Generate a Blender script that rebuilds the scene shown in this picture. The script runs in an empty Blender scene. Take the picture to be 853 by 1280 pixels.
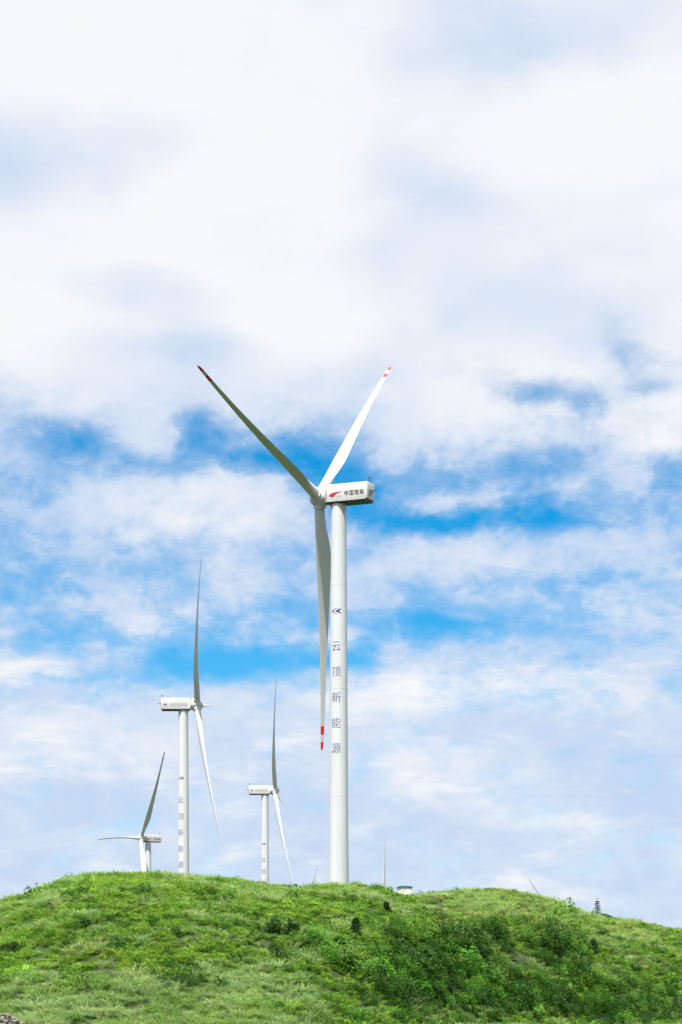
import bpy, bmesh, math, random
import numpy as np
from mathutils import Vector, Matrix

R = math.radians
F_PX, HOR, CXP = 2800.0, 1262.0, 426.5      # focal length, horizon row and centre column of the 853x1280 photograph
CAM_Z = 1.7
SC = bpy.context.scene
COL = SC.collection
rng = np.random.default_rng(7)
random.seed(7)

# ------------------------------------------------------------------ helpers
def tag(o, label=None, cat=None, group=None, kind=None):
    if label: o['label'] = label
    if cat: o['category'] = cat
    if group: o['group'] = group
    if kind: o['kind'] = kind
    return o

def empty(name, loc=(0, 0, 0)):
    o = bpy.data.objects.new(name, None); COL.objects.link(o)
    o.location = loc; o.empty_display_size = 0.5
    return o

def link_mesh(name, me, parent=None, mats=()):
    o = bpy.data.objects.new(name, me); COL.objects.link(o)
    for m in mats: me.materials.append(m)
    if parent is not None: o.parent = parent
    return o

def build(name, bm, mats, parent=None, smooth=False):
    me = bpy.data.meshes.new(name)
    bmesh.ops.recalc_face_normals(bm, faces=bm.faces)
    bm.to_mesh(me); bm.free()
    if smooth:
        for p in me.polygons: p.use_smooth = True
        try: me.set_sharp_from_angle(angle=R(35))
        except Exception: pass
    if not isinstance(mats, (list, tuple)): mats = [mats]
    return link_mesh(name, me, parent, mats)

def pydata(name, verts, faces, mats, parent=None, smooth=False):
    me = bpy.data.meshes.new(name); me.from_pydata([tuple(v) for v in verts], [], faces); me.update()
    if smooth:
        for p in me.polygons: p.use_smooth = True
    if not isinstance(mats, (list, tuple)): mats = [mats]
    return link_mesh(name, me, parent, mats)

def box(bm, c, s, bevel=0.0, rot=None, mi=0):
    r = bmesh.ops.create_cube(bm, size=1.0)
    vs = r['verts']
    M = Matrix.Translation(c) @ (rot if rot else Matrix.Identity(4)) @ Matrix.Diagonal((s[0], s[1], s[2], 1))
    bmesh.ops.transform(bm, matrix=M, verts=vs)
    fs = list({f for v in vs for f in v.link_faces})
    if bevel:
        es = list({e for v in vs for e in v.link_edges})
        rr = bmesh.ops.bevel(bm, geom=es, offset=bevel, segments=2, affect='EDGES', profile=0.5)
        fs = [f for f in bm.faces if f.material_index == 0 and f in set(rr['faces'])] + [f for f in fs if f.is_valid]
    for f in fs:
        if f.is_valid: f.material_index = mi

def tube(bm, pts, radii, seg=8, cap=True):
    pts = [Vector(p) for p in pts]
    rings = []
    for i, p in enumerate(pts):
        d = (pts[min(i + 1, len(pts) - 1)] - pts[max(i - 1, 0)]).normalized()
        a = d.orthogonal().normalized(); b = d.cross(a)
        rings.append([bm.verts.new(p + (a * math.cos(2 * math.pi * k / seg) + b * math.sin(2 * math.pi * k / seg)) * radii[i]) for k in range(seg)])
    for r0, r1 in zip(rings, rings[1:]):
        # orthogonal() may flip between rings: align by nearest start
        off = min(range(seg), key=lambda o: (r1[o].co - pts[0]).length * 0 + sum(((r1[(k + o) % seg].co - r0[k].co).length) for k in range(seg)))
        for k in range(seg):
            bm.faces.new((r0[k], r0[(k + 1) % seg], r1[(k + 1 + off) % seg], r1[(k + off) % seg]))
        r1[:] = [r1[(k + off) % seg] for k in range(seg)]
    if cap:
        bm.faces.new(rings[0]); bm.faces.new(list(reversed(rings[-1])))

# ------------------------------------------------------------------ noise + terrain
_perm = np.random.default_rng(3).random((256, 256))
def vnoise(x, y):
    x = np.asarray(x, float); y = np.asarray(y, float)
    xi = np.floor(x).astype(int); yi = np.floor(y).astype(int)
    fx = x - xi; fy = y - yi
    fx = fx * fx * fx * (fx * (fx * 6 - 15) + 10); fy = fy * fy * fy * (fy * (fy * 6 - 15) + 10)
    g = lambda i, j: _perm[(xi + i) & 255, (yi + j) & 255]
    return (g(0, 0) * (1 - fx) + g(1, 0) * fx) * (1 - fy) + (g(0, 1) * (1 - fx) + g(1, 1) * fx) * fy
def fbm(x, y, o=3):
    s = 0; a = 1; t = 0
    for k in range(o):
        s = s + a * vnoise(x * 2 ** k + 17.3 * k, y * 2 ** k + 9.1 * k); t += a; a *= .5
    return s / t            # 0..1
def sstep(a, b, x):
    t = np.clip((np.asarray(x, float) - a) / (b - a), 0, 1); return t * t * (3 - 2 * t)

CREST_A = [-500, -200, -60, 0, 30, 60, 90, 112, 150, 200, 240, 280, 320, 360, 400, 440, 470, 500, 520, 545, 575, 610, 650, 680, 710, 740, 780, 820, 853, 960, 1100, 1400]
CREST_Y = [1225, 1178, 1143, 1124, 1116, 1105.5, 1096.5, 1091.5, 1089.5, 1090.5, 1094, 1099, 1104, 1106.5, 1108, 1108, 1111, 1119.5, 1119.5, 1116, 1112.5, 1114.5, 1119, 1123.5, 1132, 1139, 1146, 1153, 1158.5, 1176, 1200, 1240]
FAR = np.array([(0, 470, 24.5), (40, 560, 22), (-53, 755, 19), (-31, 1037, 18), (-110, 1267, 11), (35, 1900, 10), (-40, 2040, -4), (200, 2040, -9), (0, 3500, 0), (1500, 1500, 0), (-1500, 1500, 0), (300, 800, 8), (-400, 800, 6)], float)

def height(x, y):
    x = np.asarray(x, float); y = np.asarray(y, float)
    ys = np.maximum(y, 30.0)
    a = np.clip(CXP + F_PX * x / ys, -480, 1390)
    T = (HOR - (np.interp(a, CREST_A, CREST_Y) + 8.0)) / F_PX
    D = 212 + 60 * sstep(300, 860, a); Fo = D - 68
    zc = CAM_Z + T * D
    zf = 0.0
    s = np.clip((ys - Fo) / (D - Fo), 0, 1)
    g = (1 - (1 - s) ** 1.75) * (0.8 + 0.2 * sstep(0, 0.4, s))
    z = zf * sstep(90, 1, 0 * ys) * 0 + zf * sstep(60, 150, ys) + (zc - zf) * g
    zp = CAM_Z + T * 440 - 3.2
    z = z + (zp - zc) * sstep(0, 1, (ys - D) / (440 - D))
    w = 1 / ((x[..., None] - FAR[:, 0]) ** 2 + (y[..., None] - FAR[:, 1]) ** 2 + 900.0) ** 1.5
    zfar = (w * FAR[:, 2]).sum(-1) / w.sum(-1)
    z = z * (1 - sstep(440, 640, ys)) + zfar * sstep(440, 640, ys)
    # a spur runs down the right-hand half of the slope
    onhill = sstep(0.02, 0.3, s) * (1 - sstep(300, 420, ys))
    z = z + onhill * ((fbm(x / 1.5 + 40, y / 1.5 + 3, 2) - .5) * .42 + (fbm(x / 22 + 4, y / 22 + 8, 2) - .5) * 1.5 * (1 - .6 * sstep(0.8, 1, s)) + (fbm(x / 5, y / 5, 3) - .5) * .75)

    z = np.where(y < 30, z * sstep(-40, 30, y), z)
    return z

def hit(px, py, y0=120.0, y1=330.0):
    """where the sight line through that point of the photograph meets the hill"""
    ys = np.linspace(y0, y1, 2400)
    x = (px - CXP) / F_PX * ys; zr = CAM_Z + (HOR - py) / F_PX * ys
    d = height(x, ys) - zr
    i = np.argmax(d > 0) if (d > 0).any() else int(np.argmax(d))
    return Vector((x[i], ys[i], float(height(x[i], ys[i]))))

def at(px, py, y):
    return Vector(((px - CXP) / F_PX * y, y, CAM_Z + (HOR - py) / F_PX * y))

# ------------------------------------------------------------------ materials
def mat(name, col=(0.8, 0.8, 0.8), rough=0.5, noise=None, bump=None, spec=0.5, metal=0.0):
    """Principled; noise = (scale, other colour, detail) mixes a second colour in object space; bump = (scale, strength)"""
    m = bpy.data.materials.new(name); m.use_nodes = True
    nt = m.node_tree; b = nt.nodes['Principled BSDF']
    b.inputs['Base Color'].default_value = (*col, 1); b.inputs['Roughness'].default_value = rough
    b.inputs['Metallic'].default_value = metal
    b.inputs['Specular IOR Level'].default_value = spec
    tc = nt.nodes.new('ShaderNodeTexCoord')
    if noise:
        sc, c2, lo, hi, stretch = noise
        mp = nt.nodes.new('ShaderNodeMapping'); mp.inputs['Scale'].default_value = stretch
        nt.links.new(tc.outputs['Object'], mp.inputs[0])
        n = nt.nodes.new('ShaderNodeTexNoise'); n.inputs['Scale'].default_value = sc; n.inputs['Detail'].default_value = 6
        nt.links.new(mp.outputs[0], n.inputs['Vector'])
        r = nt.nodes.new('ShaderNodeMapRange'); r.inputs[1].default_value = lo; r.inputs[2].default_value = hi
        nt.links.new(n.outputs[0], r.inputs[0])
        mx = nt.nodes.new('ShaderNodeMix'); mx.data_type = 'RGBA'
        mx.inputs[6].default_value = (*col, 1); mx.inputs[7].default_value = (*c2, 1)
        nt.links.new(r.outputs[0], mx.inputs[0]); nt.links.new(mx.outputs[2], b.inputs['Base Color'])
    if bump:
        n2 = nt.nodes.new('ShaderNodeTexNoise'); n2.inputs['Scale'].default_value = bump[0]; n2.inputs['Detail'].default_value = 5
        nt.links.new(tc.outputs['Object'], n2.inputs['Vector'])
        bp = nt.nodes.new('ShaderNodeBump'); bp.inputs['Strength'].default_value = bump[1]
        nt.links.new(n2.outputs[0], bp.inputs['Height']); nt.links.new(bp.outputs[0], b.inputs['Normal'])
    return m

M_TOWER = mat('tower_paint', (0.545, 0.56, 0.58), 0.45, (0.6, (0.495, 0.51, 0.525), .45, .8, (1, 1, .12)), spec=.35)
M_NAC = mat('nacelle_paint', (0.54, 0.54, 0.545), 0.5, (0.9, (0.47, 0.47, 0.46), .5, .85, (1, 1, .5)), spec=.3)
M_BLADE = mat('blade_gelcoat', (0.55, 0.55, 0.555), 0.4, (0.35, (0.48, 0.48, 0.475), .5, .85, (1, 1, .25)), spec=.35)
M_RED = mat('signal_red', (0.68, 0.02, 0.035), 0.45)
M_INK = mat('navy_lettering', (0.075, 0.105, 0.22), 0.5)
M_BLACK = mat('black_lettering', (0.012, 0.014, 0.022), 0.5)
M_GREYINK = mat('pale_grey_lettering', (0.34, 0.34, 0.40), 0.5)
M_CSR = mat('emblem_red', (0.46, 0.008, 0.03), 0.45)
M_NAVY = mat('emblem_navy', (0.015, 0.035, 0.20), 0.45)
M_MAUVE = mat('emblem_mauve', (0.30, 0.09, 0.40), 0.45)
M_DARK = mat('dark_grating', (0.045, 0.047, 0.05), 0.7)
M_STEEL = mat('dark_steel', (0.05, 0.055, 0.06), 0.5, metal=.3)
M_BARK = mat('bark', (0.07, 0.05, 0.035), 0.9, (6, (0.03, .022, .016), .4, .7, (1, 1, .3)))
M_STONE = mat('field_stone', (0.26, 0.235, 0.20), 0.9, (3, (0.13, 0.11, 0.09), .35, .7, (1, 1, 1)), (9, .5))
M_ROCK = mat('pale_rock', (0.34, 0.31, 0.26), 0.9, (2.5, (0.18, 0.17, 0.13), .4, .7, (1, 1, 1)), (6, .6))

def leaf_mat(name, col=None, var=0.25, trans=0.28, rough=.55, instancer=False):
    m = bpy.data.materials.new(name); m.use_nodes = True
    nt = m.node_tree; nt.nodes.clear()
    out = nt.nodes.new('ShaderNodeOutputMaterial')
    if instancer:
        at_ = nt.nodes.new('ShaderNodeAttribute'); at_.attribute_type = 'INSTANCER'; at_.attribute_name = 'tint'
        csock = at_.outputs['Color']
    else:
        rgb = nt.nodes.new('ShaderNodeRGB'); rgb.outputs[0].default_value = (*col, 1); csock = rgb.outputs[0]
    # leaf to leaf variation from a fine object-space noise
    tc = nt.nodes.new('ShaderNodeTexCoord'); n = nt.nodes.new('ShaderNodeTexNoise')
    n.inputs['Scale'].default_value = 5.0; n.inputs['Detail'].default_value = 3
    nt.links.new(tc.outputs['Object'], n.inputs['Vector'])
    hsv = nt.nodes.new('ShaderNodeHueSaturation')
    mr = nt.nodes.new('ShaderNodeMapRange'); mr.inputs[1].default_value = .3; mr.inputs[2].default_value = .7
    mr.inputs[3].default_value = 1 - var; mr.inputs[4].default_value = 1 + var
    nt.links.new(n.outputs[0], mr.inputs[0]); nt.links.new(mr.outputs[0], hsv.inputs['Value']); nt.links.new(csock, hsv.inputs['Color'])
    p = nt.nodes.new('ShaderNodeBsdfPrincipled'); p.inputs['Roughness'].default_value = rough; p.inputs['Specular IOR Level'].default_value = .25
    t = nt.nodes.new('ShaderNodeBsdfTranslucent')
    mx = nt.nodes.new('ShaderNodeMixShader'); mx.inputs[0].default_value = trans
    nt.links.new(hsv.outputs[0], p.inputs['Base Color']); nt.links.new(hsv.outputs[0], t.inputs['Color'])
    nt.links.new(p.outputs[0], mx.inputs[1]); nt.links.new(t.outputs[0], mx.inputs[2]); nt.links.new(mx.outputs[0], out.inputs['Surface'])
    return m
M_TUFT = leaf_mat('tuft_leaf', trans=.48, instancer=True)

# ------------------------------------------------------------------ world, sun, camera
def make_world():
    w = bpy.data.worlds.new('World'); SC.world = w; w.use_nodes = True
    nt = w.node_tree; nt.nodes.clear(); L = nt.links.new
    N = nt.nodes.new
    def math_(op, a, b=None, clamp=False):
        n = N('ShaderNodeMath'); n.operation = op; n.use_clamp = clamp
        for i, v in enumerate((a, b)):
            if v is None: continue
            if isinstance(v, (int, float)): n.inputs[i].default_value = v
            else: L(v, n.inputs[i])
        return n.outputs[0]
    def ramp(v, a, b, c=0.0, d=1.0, t='SMOOTHSTEP'):
        n = N('ShaderNodeMapRange'); n.interpolation_type = t
        n.inputs[1].default_value = a; n.inputs[2].default_value = b; n.inputs[3].default_value = c; n.inputs[4].default_value = d
        L(v, n.inputs[0]); return n.outputs[0]
    def noise(vec, scale, detail=6, rough=.55, dist=0.0, out=0):
        n = N('ShaderNodeTexNoise'); n.inputs['Scale'].default_value = scale; n.inputs['Detail'].default_value = detail
        n.inputs['Roughness'].default_value = rough; n.inputs['Distortion'].default_value = dist
        L(vec, n.inputs['Vector']); return n.outputs[out]
    def mixc(f, a, b):
        n = N('ShaderNodeMix'); n.data_type = 'RGBA'; L(f, n.inputs[0])
        for i, v in ((6, a), (7, b)):
            if isinstance(v, tuple): n.inputs[i].default_value = (*v, 1)
            else: L(v, n.inputs[i])
        return n.outputs[2]
    tc = N('ShaderNodeTexCoord'); sep = N('ShaderNodeSeparateXYZ'); L(tc.outputs['Generated'], sep.inputs[0])
    x, y, z = sep.outputs
    az = math_('ARCTAN2', x, y); el = math_('ARCSINE', z)
    comb = N('ShaderNodeCombineXYZ'); L(az, comb.inputs[0]); L(el, comb.inputs[1]); ae0 = comb.outputs[0]
    # cloud deck: direction projected on to a flat layer, so that clouds shrink and flatten towards the horizon
    zz = math_('ADD', math_('MAXIMUM', z, 0.0), 0.55)
    cp = N('ShaderNodeCombineXYZ'); L(math_('DIVIDE', x, zz), cp.inputs[0]); L(math_('DIVIDE', y, zz), cp.inputs[1])
    deck = cp.outputs[0]
    # ragged edges for the big masses
    wn = noise(deck, 11.0, 7, .62, 0.0, 1)
    wv = N('ShaderNodeVectorMath'); wv.operation = 'SUBTRACT'; L(wn, wv.inputs[0]); wv.inputs[1].default_value = (.5, .5, .5)
    ws = N('ShaderNodeVectorMath'); ws.operation = 'MULTIPLY'; L(wv.outputs[0], ws.inputs[0]); ws.inputs[1].default_value = (.075, .035, 0)
    wa = N('ShaderNodeVectorMath'); wa.operation = 'ADD'; L(ws.outputs[0], wa.inputs[0]); L(ae0, wa.inputs[1]); ae = wa.outputs[0]
    def blobs(lst, gain=1.0):
        acc = None
        for (px, py, rx, ry, s) in lst:
            if s < 0: s *= gain
            u = (px - CXP) / F_PX; v = (HOR - py) / F_PX
            ca = math.atan(u); ce = math.atan(v / math.hypot(1, u))
            m = N('ShaderNodeVectorMath'); m.operation = 'MULTIPLY_ADD'
            kx, ky = F_PX / (rx * 1.25), F_PX / (ry * 1.25)
            L(ae, m.inputs[0]); m.inputs[1].default_value = (kx, ky, 0); m.inputs[2].default_value = (-ca * kx, -ce * ky, 0)
            ln = N('ShaderNodeVectorMath'); ln.operation = 'LENGTH'; L(m.outputs[0], ln.inputs[0])
            o = ramp(ln.outputs['Value'], 0.0, 1.25, s, 0.0, 'SMOOTHSTEP')
            acc = o if acc is None else math_('ADD', acc, o)
        return acc
    cover_b = blobs(SKY_COVER, .78)
    # cover as a function of elevation: overcast above, broken in the middle, thin veil below
    e = lambda py: math.atan((HOR - py) / F_PX)
    base = math_('ADD', ramp(el, e(600), e(390), 0.13, 0.74), math_('ADD', ramp(el, e(790), e(920), 0.0, .42), 0.02))
    n1 = noise(deck, 18.0, 10, .62, .2)
    n2 = noise(deck, 46.0, 9, .66, .3)
    mp = N('ShaderNodeMapping'); mp.inputs['Scale'].default_value = (17, 58, 1); L(ae0, mp.inputs[0])
    streak = noise(mp.outputs[0], 1.0, 7, .58, .6)
    nz = math_('ADD', math_('MULTIPLY', math_('SUBTRACT', n1, .5), ramp(el, e(560), e(380), 2.0, .8)), math_('MULTIPLY', math_('SUBTRACT', n2, .5), ramp(el, e(600), e(400), 1.35, .25)))
    nz = math_('ADD', nz, math_('MULTIPLY', math_('SUBTRACT', streak, .5), ramp(el, e(500), e(800), .1, .6)))
    cov = math_('ADD', math_('ADD', base, cover_b), nz)
    veil = math_('MULTIPLY', ramp(math_('ADD', math_('ADD', base, cover_b), math_('MULTIPLY', nz, .8)), -.74, .62, 0.0, 1.0), .80)
    puff = ramp(math_('ADD', cov, math_('MULTIPLY', nz, .25)), -.12, .78, 0.0, 1.0)
    alpha = math_('SUBTRACT', 1.0, math_('MULTIPLY', math_('SUBTRACT', 1.0, veil), math_('SUBTRACT', 1.0, puff)))
    # cloud shade: bright tops and bluish grey thicker parts
    grey_b = blobs(SKY_GREY)
    n3 = noise(deck, 8.0, 3, .45, .2)
    n4 = noise(deck, 30.0, 8, .6, .3)
    g = math_('ADD', grey_b, math_('ADD', math_('MULTIPLY', math_('SUBTRACT', n3, .5), ramp(el, e(900), e(600), .55, 1.4)), math_('MULTIPLY', math_('SUBTRACT', n4, .5), ramp(el, e(580), e(420), .8, .10))))
    g = math_('ADD', g, ramp(el, e(390), e(620), .15, .70))
    # bright wisps low down
    g = math_('SUBTRACT', g, math_('MULTIPLY', ramp(streak, .5, .75), ramp(el, e(640), e(900), .1, .5)))
    g = math_('ADD', g, 0.0)
    ccol = mixc(ramp(g, -.05, 1.0), (0.955, 0.962, 0.985), (0.56, 0.70, 0.92))
    sky = N('ShaderNodeTexSky'); sky.sky_type = 'NISHITA'; sky.sun_disc = False
    sky.sun_elevation = SUN_EL; sky.sun_rotation = SUN_ROT
    sky.altitude = 1200; sky.air_density = 1.0; sky.dust_density = 0.3; sky.ozone_density = 3.0
    hs = N('ShaderNodeHueSaturation'); hs.inputs['Saturation'].default_value = SKY_SAT; hs.inputs['Value'].default_value = 1.0; hs.inputs['Hue'].default_value = SKY_HUE
    L(sky.outputs[0], hs.inputs['Color'])
    b1 = N('ShaderNodeBackground'); L(hs.outputs[0], b1.inputs[0]); b1.inputs[1].default_value = SKY_STR
    b2 = N('ShaderNodeBackground'); L(ccol, b2.inputs[0]); b2.inputs[1].default_value = CLOUD_STR
    ms = N('ShaderNodeMixShader'); L(alpha, ms.inputs[0]); L(b1.outputs[0], ms.inputs[1]); L(b2.outputs[0], ms.inputs[2])
    out = N('ShaderNodeOutputWorld'); L(ms.outputs[0], out.inputs['Surface'])
    w.cycles.sampling_method = 'MANUAL'; w.cycles.sample_map_resolution = 512

SUN_EL = R(67); SUN_AZ = Vector((-0.36, -0.93))           # towards the sun, on the ground
SUN_ROT = math.atan2(SUN_AZ.x, SUN_AZ.y)                  # clockwise from +Y
SKY_STR, SKY_SAT, SKY_HUE, CLOUD_STR = 0.076, 1.56, 0.490, 0.49
SKY_COVER = [  # (column, row, radii, strength) of the bigger gaps (-) and cloud banks (+)
    (395, 562, 70, 48, -.75), (340, 572, 55, 30, -.45), (300, 560, 60, 30, -.3), (240, 592, 90, 26, -.25), (85, 542, 55, 30, -.45), (135, 556, 60, 24, -.35),
    (215, 512, 80, 16, -.25), (265, 535, 35, 28, -.45),
    (455, 622, 75, 45, -.8), (560, 642, 130, 24, -.6), (650, 640, 110, 20, -.55), (555, 588, 50, 22, -.3),
    (655, 483, 50, 22, -.75), (803, 440, 38, 30, -.8), (765, 408, 40, 34, -.5), (728, 520, 35, 55, -.5), (812, 492, 42, 18, -.55), (830, 592, 50, 26, -.6), (665, 586, 55, 16, -.45),
    (520, 785, 80, 26, -.6), (590, 793, 60, 16, -.35), (640, 735, 90, 18, -.35), (745, 724, 60, 14, -.2),
    (310, 785, 190, 26, -.45), (330, 826, 150, 24, -.75), (250, 820, 120, 26, -.6), (150, 852, 110, 14, -.4), (60, 715, 110, 36, -.3), (30, 618, 50, 18, -.3),
    (160, 680, 60, 14, -.25), (350, 690, 40, 18, -.3), (445, 826, 45, 18, -.55), (350, 752, 70, 16, -.3), (100, 796, 120, 18, -.35),
    (190, 640, 140, 50, .35), (300, 655, 100, 50, .3), (340, 722, 80, 34, .25), (560, 530, 130, 42, .4), (800, 545, 85, 40, .5), (568, 622, 48, 16, .4),
    (40, 832, 90, 16, .5), (190, 540, 60, 26, .35), (110, 720, 80, 26, .15), (700, 690, 160, 40, .2), (490, 700, 90, 40, .25), (120, 480, 130, 40, .2), (330, 480, 90, 45, .3),
]
SKY_GREY = [(50, 200, 200, 62, .42), (510, 235, 130, 55, .34), (560, 330, 180, 50, .35), (720, 40, 190, 60, .5), (190, 128, 80, 40, .3), (200, 352, 130, 36, .35), (660, 390, 180, 45, .4), (240, 425, 130, 30, .3),
            (250, 60, 250, 70, -.4), (250, 270, 170, 60, -.4), (700, 160, 200, 60, -.4), (400, 400, 120, 60, -.3), (590, 530, 110, 40, -.25), (820, 545, 70, 35, -.35), (230, 640, 110, 40, -.3), (60, 380, 120, 40, -.3),
            (60, 930, 170, 40, -.35), (520, 870, 160, 26, -.35), (700, 860, 120, 22, -.35), (520, 960, 150, 40, -.25), (660, 1015, 110, 16, -.3), (30, 840, 80, 14, -.5), (800, 960, 130, 50, .2)]
make_world()

sd = bpy.data.lights.new('sun', 'SUN'); sd.energy = 5.0; sd.angle = R(0.53); sd.color = (1.0, 0.965, 0.90)
so = bpy.data.objects.new('sun', sd); COL.objects.link(so)
h = SUN_AZ.normalized() * math.cos(SUN_EL)
so.rotation_euler = Vector((h.x, h.y, math.sin(SUN_EL))).to_track_quat('Z', 'Y').to_euler()
so.location = (0, 0, 200)

cd = bpy.data.cameras.new('camera'); cam = bpy.data.objects.new('camera', cd); COL.objects.link(cam)
cd.sensor_fit = 'VERTICAL'; cd.sensor_height = 36; cd.sensor_width = 24; cd.lens = F_PX / 1280 * 36
cd.shift_y = (HOR - 640) / 1280; cd.clip_start = 0.5; cd.clip_end = 20000
cam.location = (0, 0, CAM_Z); cam.rotation_euler = (R(90), 0, 0)
SC.camera = cam
vs = SC.view_settings; vs.view_transform = 'Standard'; vs.look = 'None'; vs.exposure = 1.0; vs.gamma = 1; vs.use_curve_mapping = False
SC.render.film_transparent = False
SC.cycles.max_bounces = 6; SC.cycles.transmission_bounces = 3

# ------------------------------------------------------------------ ground sheet
def make_ground():
    fine = np.radians(np.linspace(-15, 15, 420)); coarse = np.radians(np.linspace(15, 345, 90)[1:-1])
    ang = np.concatenate([fine, coarse])
    rad = np.concatenate([np.linspace(4, 140, 40), np.linspace(141, 300, 190), np.linspace(303, 480, 60)[0:], np.linspace(490, 800, 30), np.linspace(830, 2400, 40), [3000, 4000, 6000, 9000]])
    A, Rr = np.meshgrid(ang, rad, indexing='xy')
    X = Rr * np.sin(A); Y = Rr * np.cos(A); Z = height(X, Y)
    nr, na = X.shape
    V = np.stack([X.ravel(), Y.ravel(), Z.ravel()], 1)
    i = np.arange(nr - 1)[:, None]; j = np.arange(na)[None, :]; j2 = (j + 1) % na
    Fq = np.stack([i * na + j, (i + 1) * na + j, (i + 1) * na + j2, i * na + j2], -1).reshape(-1, 4)
    V = np.vstack([V, [[0, 0, float(height(0., 0.))]]]); c = len(V) - 1
    faces = Fq[:, ::-1].tolist() + [[c, (k + 1) % na, k] for k in range(na)]
    m = bpy.data.materials.new('meadow_soil_painted_shade'); m.use_nodes = True
    nt = m.node_tree; b = nt.nodes['Principled BSDF']; b.inputs['Roughness'].default_value = .95; b.inputs['Specular IOR Level'].default_value = .1
    tc = nt.nodes.new('ShaderNodeTexCoord')
    n = nt.nodes.new('ShaderNodeTexNoise'); n.inputs['Scale'].default_value = .8; n.inputs['Detail'].default_value = 8; n.inputs['Roughness'].default_value = .7
    nt.links.new(tc.outputs['Object'], n.inputs['Vector'])
    cr = nt.nodes.new('ShaderNodeValToRGB')
    cr.color_ramp.elements[0].position = .3; cr.color_ramp.elements[0].color = (.024, .036, .013, 1)  # soil green darkened: the plants' self-shadow is painted into both tones
    cr.color_ramp.elements[1].position = .7; cr.color_ramp.elements[1].color = (.042, .062, .023, 1)
    nt.links.new(n.outputs[0], cr.inputs[0]); nt.links.new(cr.outputs[0], b.inputs['Base Color'])
    o = pydata('ground', V, faces, m, smooth=True)
    return tag(o, 'green hill and open ground under the grass', 'ground', kind='structure')
make_ground()

# ------------------------------------------------------------------ tufts (prototype meshes live outside the scene)
def blade_tuft(seed, n, rad, h0, h1, width, arch):
    r = random.Random(seed); V = []; Fc = []
    for k in range(n):
        th = r.uniform(0, 2 * math.pi); rr = rad * math.sqrt(r.random())
        bx, by = rr * math.cos(th), rr * math.sin(th)
        dth = th + r.uniform(-.9, .9); hh = r.uniform(h0, h1); lean = hh * arch * r.uniform(.2, 1.0)
        dx, dy = math.cos(dth), math.sin(dth); wx, wy = -dy * width / 2, dx * width / 2
        if r.random() < .5: wx, wy = dx * width / 2 * .6 + wx * .6, dy * width / 2 * .6 + wy * .6
        b = len(V)
        for t, wf in ((0, .8), (.5, 1.0), (.85, .6)):
            ox = lean * t ** 1.8; zz = hh * (t - .28 * arch * t ** 3)
            V.append((bx + dx * ox - wx * wf, by + dy * ox - wy * wf, zz - .03)); V.append((bx + dx * ox + wx * wf, by + dy * ox + wy * wf, zz - .03))
        V.append((bx + dx * lean * 1.1, by + dy * lean * 1.1, hh * (1 - .30 * arch) - .03))
        Fc += [(b, b + 1, b + 3, b + 2), (b + 2, b + 3, b + 5, b + 4), (b + 4, b + 5, b + 6)]
    return V, Fc

def leaf(V, Fc, p, d, nrm, ln, wd):
    """a pointed leaf folded a little along its midrib"""
    d = d.normalized(); s = d.cross(nrm).normalized(); n = s.cross(d)
    b = len(V)
    V += [p, p + d * ln * .4 + s * wd * .5 + n * wd * .18, p + d * ln * .45, p + d * ln * .4 - s * wd * .5 + n * wd * .18, p + d * ln - n * ln * .12]
    Fc += [(b, b + 1, b + 2), (b, b + 2, b + 3), (b + 2, b + 1, b + 4), (b + 2, b + 4, b + 3)]

def leafy_tuft(seed, n, rad, hgt, ln, wd):
    r = random.Random(seed); V = []; Fc = []
    for k in range(n):
        th = r.uniform(0, 2 * math.pi); cz = r.random() ** .7; rr = rad * math.sqrt(max(0, 1 - cz * cz * .85)) * (.35 + .65 * math.sqrt(r.random()))
        p = Vector((rr * math.cos(th), rr * math.sin(th), hgt * cz * r.uniform(.7, 1.1)))
        d = Vector((math.cos(th) + r.uniform(-.8, .8), math.sin(th) + r.uniform(-.8, .8), r.uniform(-.25, .8)))
        nr = Vector((r.uniform(-.45, .45), r.uniform(-.45, .45), 1))
        leaf(V, Fc, p, d, nr, ln * r.uniform(.7, 1.3), wd * r.uniform(.7, 1.3))
    return V, Fc

def proto_collection(name, metas):
    c = bpy.data.collections.new(name)
    for i, (V, Fc) in enumerate(metas):
        me = bpy.data.meshes.new('%s_%02d' % (name, i)); me.from_pydata([tuple(v) for v in V], [], Fc); me.update(); me.materials.append(M_TUFT)
        c.objects.link(bpy.data.objects.new('%s_%02d' % (name, i), me))
    return c

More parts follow.
